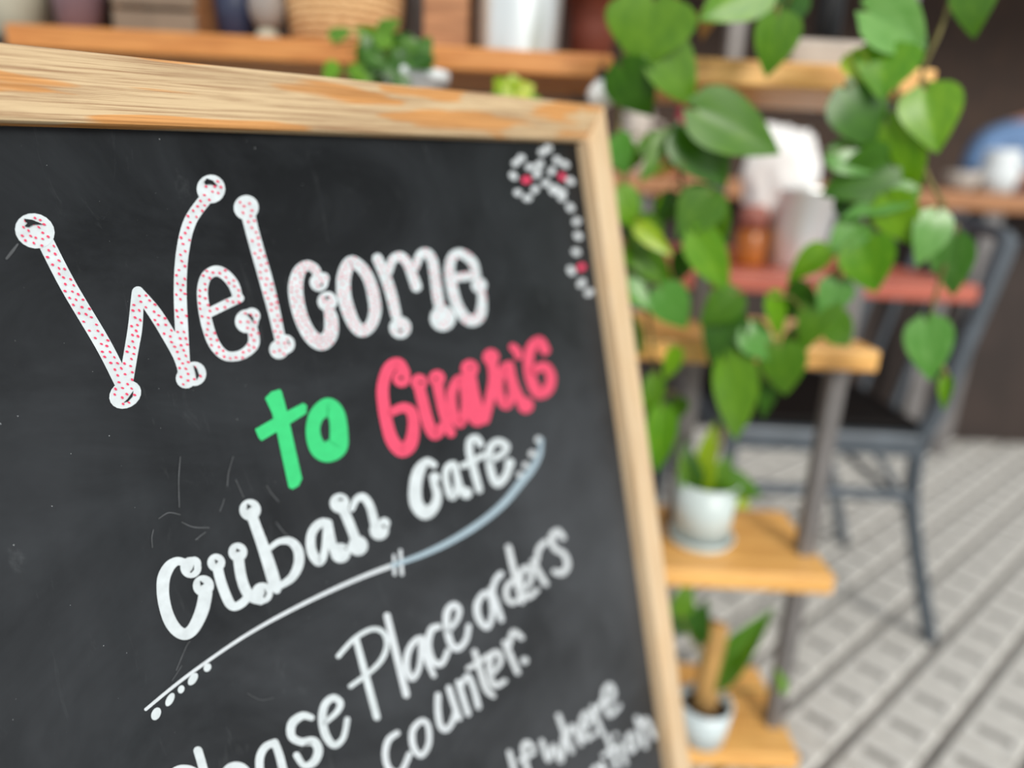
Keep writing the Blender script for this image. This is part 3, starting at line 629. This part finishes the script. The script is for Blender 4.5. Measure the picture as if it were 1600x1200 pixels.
for b_, t_, wd, k, Y in LB: px_leaf(pb, b_, t_, wd, k, Y, petiole_from=vb)
for (x, y, sz, rt, vv, Y0) in [(985, 330, 46, pa, va, .815), (1040, 330, 44, pa, va, .82), (1000, 425, 44, pa, va, .82), (1060, 420, 44, pa, va, .815), (1095, 340, 46, pa, va, .82), (1120, 250, 44, pa, va, .82), (1045, 120, 40, pa, va, .82),
        (1160, 10, 46, pa, va, .82), (1225, 25, 40, pa, va, .82), (985, 250, 40, pa, va, .825), (1120, 530, 44, pa, va, .82), (1175, 590, 36, pa, va, .82), (1010, 700, 36, pa, va, .83), (1060, 640, 30, pa, va, .83),
        (1340, 280, 60, pb, vb, .79), (1385, 340, 50, pb, vb, .79), (1400, 250, 56, pb, vb, .785), (1330, 330, 46, pb, vb, .79), (1330, 405, 46, pb, vb, .79), (1270, 500, 44, pb, vb, .80), (1230, 580, 40, pb, vb, .80), (1350, 165, 50, pb, vb, .785), (1415, 345, 44, pb, vb, .78)]:
    a = random.uniform(0.6, 2.6); px_leaf(rt, (x-sz*.6*math.cos(a), y-sz*.6*math.sin(a)), (x+sz*.6*math.cos(a), y+sz*.6*math.sin(a)), sz*.85, random.choice('dmdmb'), Y0, petiole_from=vv)
# ---- white pot on the middle shelf of the stand
zs = 0.389
c = atz(1093, 846, zs)
p1 = pot('potted_plant', c, 'pale ceramic pot with striped green plant on the stand shelf, above the soil-topped lower pot', 0.038, 0.046, 0.086, M['pale_cer'], 'houseplant', True, True, lip=0.0006)
tops = [c+Vector((0, 0, 0.088))]
for b_, t_, wd, k in [((1098, 762), (1108, 662), 34, 'y'), ((1085, 762), (1072, 690), 30, 'd'), ((1112, 762), (1142, 712), 32, 'm'), ((1128, 752), (1198, 770), 44, 'm'), ((1130, 770), (1178, 795), 24, 'y'), ((1136, 786), (1122, 838), 26, 'd'), ((1080, 765), (1062, 700), 22, 'm')]:
    px_leaf(p1, b_, t_, wd, k, c.y-0.02, 0.0, tops)
mesh_obj('stem', T([Vector((0, 0, 0.08)), Vector((0.004, 0, 0.12)), Vector((0.01, -0.01, 0.18))], 0.003, 6), M['stem'], p1, True)
zs = 0.091
c = atz(1102, 1172, zs) + Vector((0.0, 0.03, 0))
p2 = pot('potted_plant', c, 'pale blue-grey pot with tan fibre pole on the lowest stand shelf', 0.034, 0.041, 0.062, M['blue_cer'], 'houseplant', lip=0.0006)
mesh_obj('moss_pole', L([(0, 0.05), (0.017, 0.05), (0.019, 0.10), (0.016, 0.15), (0.017, 0.19), (0, 0.195)], 14), M['tan_coir'], p2, True)
for b_, t_, wd, k in [((1116, 1062), (1206, 952), 42, 'm'), ((1112, 1058), (1140, 1000), 30, 'm'), ((1075, 985), (1070, 930), 40, 'd'), ((1090, 1000), (1098, 940), 30, 'd'), ((1062, 960), (1080, 905), 30, 'm'), ((1225, 1080), (1215, 1045), 16, 'b')]:
    px_leaf(p2, b_, t_, wd, k, c.y-0.01, 0.0, [c+Vector((0.01, 0, 0.07))])
# ---- things on the right top shelf
c = at(1300, 96, 0.94); c.z = ZD1+0.002
t = thing('planter_tray', c, 'low weathered white planter on the stand under hanging leaves', 'planter')
mesh_obj('tray', B((-0.062, -0.035, 0), (0.055, 0.04, 0.036), 0.006), M['weather'], t)
mesh_obj('soil', B((-0.055, -0.028, 0.0365), (0.048, 0.033, 0.038)), M['soil'], t)
c = at(1290, 60, 1.012); c.z = ZD1+0.002
t = thing('dark_bottle', c, 'slim dark grey bottle behind the weathered planter', 'bottle')
mesh_obj('bottle', L([(0, 0), (0.017, 0), (0.017, 0.12), (0.008, 0.15), (0.008, 0.19), (0, 0.19)], 18), M['black_metal'], t, True)
# ---- things on the long display shelf, left to right
def shelf_item(x, Y, name, label, cat, prof, mat, part='body', seg=28, z=None):
    c = at(x, 70, Y); c.z = SH if z is None else z
    t = thing(name, c, label, cat); mesh_obj(part, L(prof, seg), M[mat], t, True); return t
shelf_item(30, .95, 'stoneware_jar', 'pale beige stoneware jar at the left end of the long shelf', 'jar', [(0, 0), (.030, 0), (.037, .05), (.034, .11), (.03, .125), (.03, .14), (.026, .14), (.026, .12), (0, .11)], 'beige')
t = shelf_item(130, .93, 'small_plant_pot', 'small mauve pot with a green plant beside the beige jar', 'houseplant', [(0, 0), (.022, 0), (.029, .045), (.031, .05), (.026, .05), (0, .042)], 'purple')
for q in range(9):
    a = q*0.7; add_leaf(t, t.location+Vector((0, 0, .045)), t.location+Vector((.05*math.cos(a), .05*math.sin(a), .10+.02*(q % 3))), .022, 'd' if q % 2 else 'm')
t = shelf_item(188, 1.0, 'dark_tin', 'dark brown tin between mauve pot and wooden crate', 'tin', [(0, 0), (.018, 0), (.018, .12), (.015, .125), (0, .125)], 'black_metal')
c = at(265, 70, .95); c.z = SH
t = thing('wooden_crate', c, 'weathered grey-brown slatted crate on the long shelf', 'crate')
for k in range(4): mesh_obj('slat', B((-.05, -.035, .004+k*.032), (.05, -.028, .032+k*.032), .002), M['crate'], t); mesh_obj('slat', B((-.05, .028, .004+k*.032), (.05, .035, .032+k*.032), .002), M['crate'], t)
for sx in (-.05, .044): mesh_obj('end_panel', B((sx, -.028, 0), (sx+.006, .028, .13)), M['brown_wood'], t)
t = shelf_item(372, .95, 'navy_vase', 'navy blue glazed vase beside a grey stone ball', 'vase', [(0, 0), (.020, 0), (.026, .05), (.022, .1), (.018, .13), (.014, .13), (.018, .1), (0, .02)], 'navy')
c = at(419, 66, .92); c.z = SH
t = thing('stone_ball', c, 'round grey stone ornament between navy vase and basket', 'ornament')
mesh_obj('ball', L([(0, .018), (.012, .020), (.019, .032), (.021, .044), (.019, .056), (.012, .066), (0, .069)], 20), M['greyball'], t, True)
mesh_obj('foot', L([(0, 0), (.016, 0), (.014, .012), (.008, .02), (0, .02)], 18), M['beige'], t, True)
t = shelf_item(540, .95, 'wicker_basket', 'round tan wicker basket on the long orange shelf', 'basket', [(0, 0), (.062, 0), (.070, .05), (.074, .11), (.074, .14), (.070, .14), (.066, .10), (.058, .008), (0, .008)], 'wicker', 'weave')
mesh_obj('rim', T([(0.073*math.cos(a*math.pi/12), 0.073*math.sin(a*math.pi/12), .141) for a in range(25)], .005, 8), M['wicker'], t, True)
c = at(700, 66, .94); c.z = SH
t = thing('wooden_box', c, 'narrow brown wooden box next to the galvanised bucket', 'box')
for nm, lo, hi in (('side', (-.026, -.03, 0), (-.02, .03, .14)), ('side', (.02, -.03, 0), (.026, .03, .14)), ('front_board', (-.02, -.03, 0), (.02, -.024, .14)), ('back_board', (-.02, .024, 0), (.02, .03, .14)), ('base', (-.02, -.024, 0), (.02, .024, .006))):
    mesh_obj(nm, B(lo, hi), M['brown_wood'], t)
def bucket(loc, label, r0, r1, h):
    t = thing('metal_bucket', loc, label, 'bucket')
    mesh_obj('bucket_body', L([(0, .004), (r0-.003, .004), (r0, 0), (r0+.001, .006), (r0+(r1-r0)*.5, h*.5), (r0+(r1-r0)*.52, h*.515), (r1, h-.006), (r1+.004, h), (r1, h), (r1-.004, h-.008), (r0-.004, .008), (0, .008)], 36), M['galv'], t, True)
    mesh_obj('handle', T([((r1+.006)*math.cos(a*math.pi/12), -.01-.04*math.sin(a*math.pi/12), h-.012-.035*math.sin(a*math.pi/12)) for a in range(13)], .0018, 6), M['galv'], t, True)
    for sx in (-1, 1): mesh_obj('lug', B((sx*(r1+.004)-.004, -.02, h-.026), (sx*(r1+.004)+.004, .0, h-.004), .001), M['galv'], t)
    return t
c = at(808, 74, .94); c.z = SH
bucket(c, 'shiny galvanised bucket standing on the long orange shelf', .049, .056, .15)
c = at(922, 76, 1.0); c.z = SH
t = pot('clay_pot', c, 'red-brown clay pot at the right end of the long shelf', .026, .034, .10, M['rust'])
# ---- plants between sign and shelf, on a small side table behind the board
TZ = 0.905
sd = thing('side_table', (-0.07, 0.80, 0), 'small brown plant table behind the chalkboard top edge', 'table')
mesh_obj('table_top', B((-.15, -.03, TZ-.02), (.14, .046, TZ), .003), M['brown_wood'], sd)
for sx in (-.14, .12):
    mesh_obj('leg', B((sx, .01, 0), (sx+.016, .026, TZ-.02)), M['brown_wood'], sd)
c = Vector((at(645, 120, .80).x, .805, TZ))
t = pot('potted_herb', c, 'bushy green herb in white pot behind the chalkboard top rail', .026, .034, .082, M['white_cer'], 'houseplant')
for q in range(46):
    x, y = random.gauss(598, 42), random.gauss(94, 20)
    if x < 505 or x > 690 or y < 48: continue
    b0 = at(x, y, .79+random.uniform(-.03, .02)); a = random.uniform(0, 6.28)
    add_leaf(t, b0, b0+Vector((.024*math.cos(a), random.uniform(-.01, .01), .02*math.sin(a))), .019, random.choice('dddmmbm'))
for q in range(7):
    e = at(520+q*26, 70+10*(q % 3), .79); mesh_obj('stem', T([Vector((0, 0, .07)), (e-c)*.5+Vector((0, 0, .06)), e-c], .0012, 5), M['stem'], t, True)
c = Vector((at(800, 130, .80).x, .805, TZ))
t = pot('potted_herb', c, 'small lime green leafed plant peeking over the chalkboard frame', .022, .028, .05, M['terra'], 'houseplant')
for (b_, t_, wd) in [((800, 150), (770, 122), 34), ((800, 150), (836, 132), 34), ((805, 152), (800, 114), 36), ((790, 156), (764, 146), 28), ((815, 158), (845, 150), 26)]:
    px_leaf(t, b_, t_, wd, 'y' if wd > 30 else 'b', .795, 0, [c+Vector((0, 0, .05))])
# hanging bulb
e = at(939, 149, .835)
t = thing('hanging_bulb', e, 'round white bulb hanging at the frame corner of the sign', 'light bulb')
mesh_obj('globe', L([(0, -.0155), (.0078, -.0134), (.0134, -.0078), (.0155, 0), (.0134, .0078), (.0078, .0134), (.006, .017), (0, .017)], 20), M['bulb'], t, True)
mesh_obj('socket', L([(0, .016), (.007, .016), (.007, .024), (0, .026)], 12), M['black_metal'], t, True)
mesh_obj('cord', T([(0, 0, .024), (0, .01, .034), (0, .02, ZD0-e.z+.001)], .0012, 6), M['black_metal'], t, True)

# ------------------------------------------------------------------ red table with bucket
TT = 0.746
tb = thing('cafe_table', (0.53, 1.55, 0), 'red wooden cafe table behind the plant stand', 'table')
for k in range(5): mesh_obj('table_board', B((-.28, -.30+k*.122, TT-.032), (.285, -.30+k*.122+.119, TT), .003), M['red_wood'], tb)
mesh_obj('table_base', lathe(bmesh.new(), [(0, 0), (.12, 0), (.12, .012), (.03, .03), (.026, .68), (.07, .70), (.07, TT-.0325), (0, TT-.0325)], 24, (-.19, 0.03, 0)), M['black_metal'], tb, True)
c = at(1234, 425, 1.42); c.z = TT
bk = bucket(c, 'galvanised bucket stuffed with white paper on the red table', .052, .072, .15)
bm = bmesh.new(); bmesh.ops.create_icosphere(bm, subdivisions=4, radius=1)
for v in bm.verts:
    n = v.co.normalized(); r = 1+0.28*mnoise.noise(n*1.7+Vector((3, 1, 2)))+0.12*mnoise.noise(n*5)
    v.co = Vector((n.x*.066*r, n.y*.05*r, n.z*.092*r))
setp(mesh_obj('paper_bundle', bm, M['cloth'], None, True, at(1218, 268, 1.42)), 'crumpled white paper bundle in the bucket on the red table', 'paper')
c = at(1165, 428, 1.40); c.z = TT
t = thing('sauce_jar', c, 'amber jar with dull red lid beside the bucket', 'jar')
mesh_obj('jar', L([(0, 0), (.028, 0), (.030, .01), (.030, .06), (.024, .07), (0, .07)], 24), M['amber'], t, True)
mesh_obj('lid', L([(0, .07), (.027, .07), (.027, .105), (.02, .115), (0, .115)], 24), M['redlabel'], t, True)

# ------------------------------------------------------------------ slate metal chair at the red table, facing left
ch = thing('metal_chair', (0.63, 1.49, 0), 'slate grey metal chair with black seat beside the red table', 'chair')
o_ = ch.location
def ctube(name, pts, r, seg=10, mat='slate'): return mesh_obj(name, T([Vector(p)-o_ for p in catmull(pts, 6)], r, seg), M[mat], ch, True)
YN, YF = 1.285, 1.70
for Y in (YN, YF):
    ctube('back_leg', [(.905, Y, 0), (.862, Y, .12), (.818, Y, .25), (.796, Y, .34), (.792, Y, .44), (.812, Y, .51), (.828, Y, .61), (.858, Y, .775), (.866, Y, .83)], [.015]*25+[.018]*30)
    ctube('front_leg', [(.36, Y, 0), (.40, Y, .15), (.425, Y, .30), (.43, Y, .44)], .014)
    ctube('stretcher', [(.42, Y, .325), (.6, Y, .325), (.797, Y, .325)], .013)
    ctube('brace', [(.70, Y, .42), (.745, Y, .37), (.79, Y, .30)], .007)
ctube('stretcher', [(.80, YN, .30), (.80, YF, .30)], .008); ctube('stretcher', [(.415, YN, .27), (.415, YF, .27)], .008)
ctube('top_rail', [(.866, YN, .83), (.878, (YN+YF)/2, .85), (.866, YF, .83)], .012)
for k in (0.33, 0.67): ctube('back_slat', [(.80, YN+(YF-YN)*k, .45), (.835, YN+(YF-YN)*k, .64), (.875, YN+(YF-YN)*k, .84)], .008)
mesh_obj('seat_frame', B((.415-o_.x, YN-.012-o_.y, .408), (.805-o_.x, YF+.012-o_.y, .455), .008), M['slate'], ch)
mesh_obj('seat_pad', B((.425-o_.x, YN+.004-o_.y, .4555), (.795-o_.x, YF-.004-o_.y, .474), .008), M['black'], ch)

# ------------------------------------------------------------------ bar counter with things, person behind it
BT = 0.925
bc = thing('bar_counter', (1.4, 2.55, 0), 'long brown wooden bar counter with grey metal legs at the back', 'counter')
mesh_obj('counter_top', B((-1.12, -.15, BT-.06), (1.3, .25, BT), .006), M['brown_wood'], bc)
for lx in (-1.0, -.3, .045, .17, .9):
    mesh_obj('leg', B((lx-.03, -.13, 0), (lx+.03, -.07, BT-.06), .004), M['metal'], bc); 
mesh_obj('dark_fill_panel', B((-1.12, .05, 0), (1.3, .08, BT-.061)), M['panel_brown'], bc)  # dark sheet added to darken the space under the counter
for lx in (-1.0, .17, .9): mesh_obj('leg', B((lx-.03, .15, 0), (lx+.03, .21, BT-.06), .004), M['metal'], bc)
def on_bar(x, name, label, cat, prof, mat, part='body', Y=2.52):
    c = at(x, 280, Y); c.z = BT; t = thing(name, c, label, cat); mesh_obj(part, L(prof), M[mat], t, True); return t
t = on_bar(988, 'water_pitcher', 'pale grey ceramic pitcher on the bar, seen between the sign and leaves', 'pitcher', [(0, 0), (.045, 0), (.056, .07), (.045, .16), (.05, .2), (.044, .2), (.04, .16), (0, .15)], 'weather')
mesh_obj('handle', T([(.046, 0, .17), (.085, 0, .16), (.09, 0, .1), (.054, 0, .05)], .008, 8), M['weather'], t, True)
t = on_bar(1056, 'red_bottle', 'crimson red bottle standing on the bar next to the pitcher', 'bottle', [(0, 0), (.035, 0), (.035, .13), (.014, .17), (.014, .23), (0, .23)], 'crimson', 'glass')
mesh_obj('cap', L([(0, .23), (.016, .23), (.016, .25), (0, .25)], 14), M['black_metal'], t)
t = on_bar(1558, 'white_jug', 'white jug on the bar in front of the blue shirt', 'jug', [(0, 0), (.05, 0), (.062, .06), (.05, .11), (.055, .135), (.048, .135), (.044, .11), (0, .1)], 'white_cer', Y=2.46)
mesh_obj('handle', T([(.05, 0, .12), (.085, 0, .10), (.06, 0, .04)], .007, 8), M['white_cer'], t, True)
t = on_bar(1503, 'sugar_bowl', 'low pale bowl on the bar left of the white jug', 'bowl', [(0, 0), (.03, 0), (.05, .03), (.055, .06), (.05, .06), (.044, .03), (0, .012)], 'weather', Y=2.45)
# person seated behind the bar
PX, PY = 2.02, 3.02
person = thing('person', (PX, PY, -0.07), 'person in a blue shirt seated behind the bar', 'person')
def skinned(name, verts, edges, mat, root=0, sub=2):
    me = bpy.data.meshes.new(name); me.from_pydata([v[:3] for v in verts], edges, []); me.materials.append(M[mat])
    o = bpy.data.objects.new(name, me); COL.objects.link(o); o.parent = person
    sk = o.modifiers.new('skin', 'SKIN'); sk.use_smooth_shade = True
    if not me.skin_vertices: me.attributes.new('skin', 'FLOAT', 'POINT')
    for i, v in enumerate(verts):
        d = me.skin_vertices[0].data[i]; d.radius = (v[3], v[4] if len(v) > 4 else v[3]); d.use_root = (i == root)
    ss = o.modifiers.new('sub', 'SUBSURF'); ss.levels = sub; ss.render_levels = sub
    return o
try:
    V = [(0, 0.05, .74, .15, .13), (0, 0, .95, .15, .12), (0, -.05, 1.12, .17, .12), (0, -.06, 1.22, .12, .09), (0, -.07, 1.30, .055), (0, -.09, 1.36, .05),
         (-.19, -.05, 1.19, .075), (-.27, -.13, 1.06, .055), (-.24, -.40, 1.042, .042), (-.20, -.46, 1.036, .034),
         (.19, -.05, 1.19, .075), (.27, -.13, 1.06, .055), (.20, -.40, 1.042, .042), (.15, -.46, 1.036, .034),
         (-.11, .0, .66, .10), (-.14, -.26, .64, .072), (-.14, -.23, .34, .05), (-.14, -.28, .115, .042), (.11, .0, .66, .10), (.14, -.26, .64, .072), (.14, -.22, .34, .05), (.14, -.27, .115, .042)]
    Eg = [(0, 1), (1, 2), (2, 3), (3, 4), (4, 5), (3, 6), (6, 7), (7, 8), (8, 9), (3, 10), (10, 11), (11, 12), (12, 13), (0, 14), (14, 15), (15, 16), (16, 17), (0, 18), (18, 19), (19, 20), (20, 21)]
    # clothing-coloured continuous body: material by height / region is set on the generated faces through a node mask
    mt, nt, b = newmat('person_body'); 
    tc = N(nt, 'ShaderNodeTexCoord'); sx = N(nt, 'ShaderNodeSeparateXYZ'); nt.links.new(tc.outputs['Object'], sx.inputs[0])
    def gt(sock, v):
        q = N(nt, 'ShaderNodeMath', operation='GREATER_THAN'); nt.links.new(sock, q.inputs[0]); q.inputs[1].default_value = v; return q.outputs[0]
    cl = mixc(nt, gt(sx.outputs[2], .80), lin((42, 46, 60)), lin((104, 136, 178)))
    cl = mixc(nt, gt(sx.outputs[2], 1.275), cl, lin((196, 142, 122)))
    arm = N(nt, 'ShaderNodeMath', operation='MULTIPLY'); nt.links.new(gt(sx.outputs[2], .90), arm.inputs[0])
    ny = N(nt, 'ShaderNodeMath', operation='LESS_THAN'); nt.links.new(sx.outputs[1], ny.inputs[0]); ny.inputs[1].default_value = -.22; nt.links.new(ny.outputs[0], arm.inputs[1])
    cl = mixc(nt, arm.outputs[0], cl, lin((196, 142, 122)))
    nt.links.new(cl, b.inputs['Base Color']); b.inputs['Roughness'].default_value = 0.8
    M['person_body'] = mt
    skinned('body', V, Eg, 'person_body')
    for s_ in (-1, 1):
        hx = -.20 if s_ < 0 else .15
        hv = [(hx, -.46, 1.036, .034, .022), (hx-s_*.01, -.52, 1.026, .038, .02)]; he = [(0, 1)]
        for k in range(4):
            i0 = len(hv); fx = hx-s_*.01+(k-1.5)*.018; ln = (.05, .06, .056, .044)[k]
            hv += [(fx, -.54, 1.026, .010), (fx, -.54-ln*.6, 1.022, .009), (fx, -.54-ln, 1.010, .008)]; he += [(1, i0), (i0, i0+1), (i0+1, i0+2)]
        i0 = len(hv); hv += [(hx-s_*.035, -.49, 1.026, .011), (hx-s_*.055, -.525, 1.018, .009)]; he += [(0, i0), (i0, i0+1)]
        skinned('hand', hv, he, 'skin')
    bm = bmesh.new(); bmesh.ops.create_uvsphere(bm, u_segments=24, v_segments=18, radius=1)
    for v in bm.verts:
        x, y, z = v.co; jaw = 1-0.22*max(0, -z)
        nx_ = x*.078*jaw; ny_ = y*.098*jaw; nz_ = z*.118
        if y < -.75 and abs(x) < .22 and -.35 < z < .12: ny_ -= .022*(1-abs(x)/.22)
        if y < -.6 and .1 < z < .25 and .18 < abs(x) < .6: ny_ += .01
        v.co = (nx_, ny_-.11, nz_+1.45)
    mesh_obj('head', bm, M['skin'], person, True)
    for s_ in (-1, 1):
        mesh_obj('ear', L([(0, -.01), (.016, -.004), (.026, .006), (.02, .01), (0, .008)], 12), M['skin'], person, True, (s_*.078, -.10, 1.45)).rotation_euler = (0, s_*1.4, 0)
        mesh_obj('eye', L([(0, -.011), (.008, -.008), (.011, 0), (.008, .008), (0, .011)], 12), M['black'], person, True, (s_*.03, -.193, 1.465))
    mesh_obj('mouth', B((-.022, -.2, 1.388), (.022, -.185, 1.396), .003), M['redlabel'], person)
    bm = bmesh.new(); bmesh.ops.create_uvsphere(bm, u_segments=24, v_segments=16, radius=1)
    bmesh.ops.delete(bm, geom=[v for v in bm.verts if v.co.z < -.35 or (v.co.y < -.35 and v.co.z < .45)], context='VERTS')
    for v in bm.verts: v.co = (v.co.x*.086, v.co.y*.107-.105, v.co.z*.126+1.455)
    mesh_obj('hair', bm, M['hair'], person, True)
except Exception as ex:
    print('person failed', ex)
st = thing('bar_stool', (PX, PY+.05, 0), 'round black bar stool under the person at the bar', 'stool')
mesh_obj('seat', L([(0, .46), (.16, .46), (.17, .475), (.16, .49), (0, .49)]), M['black'], st, True)
for k in range(4):
    a = math.pi/4+k*math.pi/2; mesh_obj('leg', T([(.1*math.cos(a), .1*math.sin(a), .465), (.2*math.cos(a), .2*math.sin(a), 0)], .012, 8), M['black_metal'], st, True)
mesh_obj('foot_ring', T([(.165*math.cos(a*math.pi/12), .165*math.sin(a*math.pi/12), .2) for a in range(25)], .007, 6), M['black_metal'], st, True)
# repeats of one kind share a group
for o in bpy.data.objects:
    if o.parent is None:
        for nm, g in (('trailing_pothos', 'trailing pothos plants on the stand'), ('potted_plant', 'potted plants on the stand shelves'), ('potted_herb', 'small potted herbs behind the sign'), ('metal_bucket', 'galvanised buckets')):
            if o.name.split('.')[0] == nm: o['group'] = g
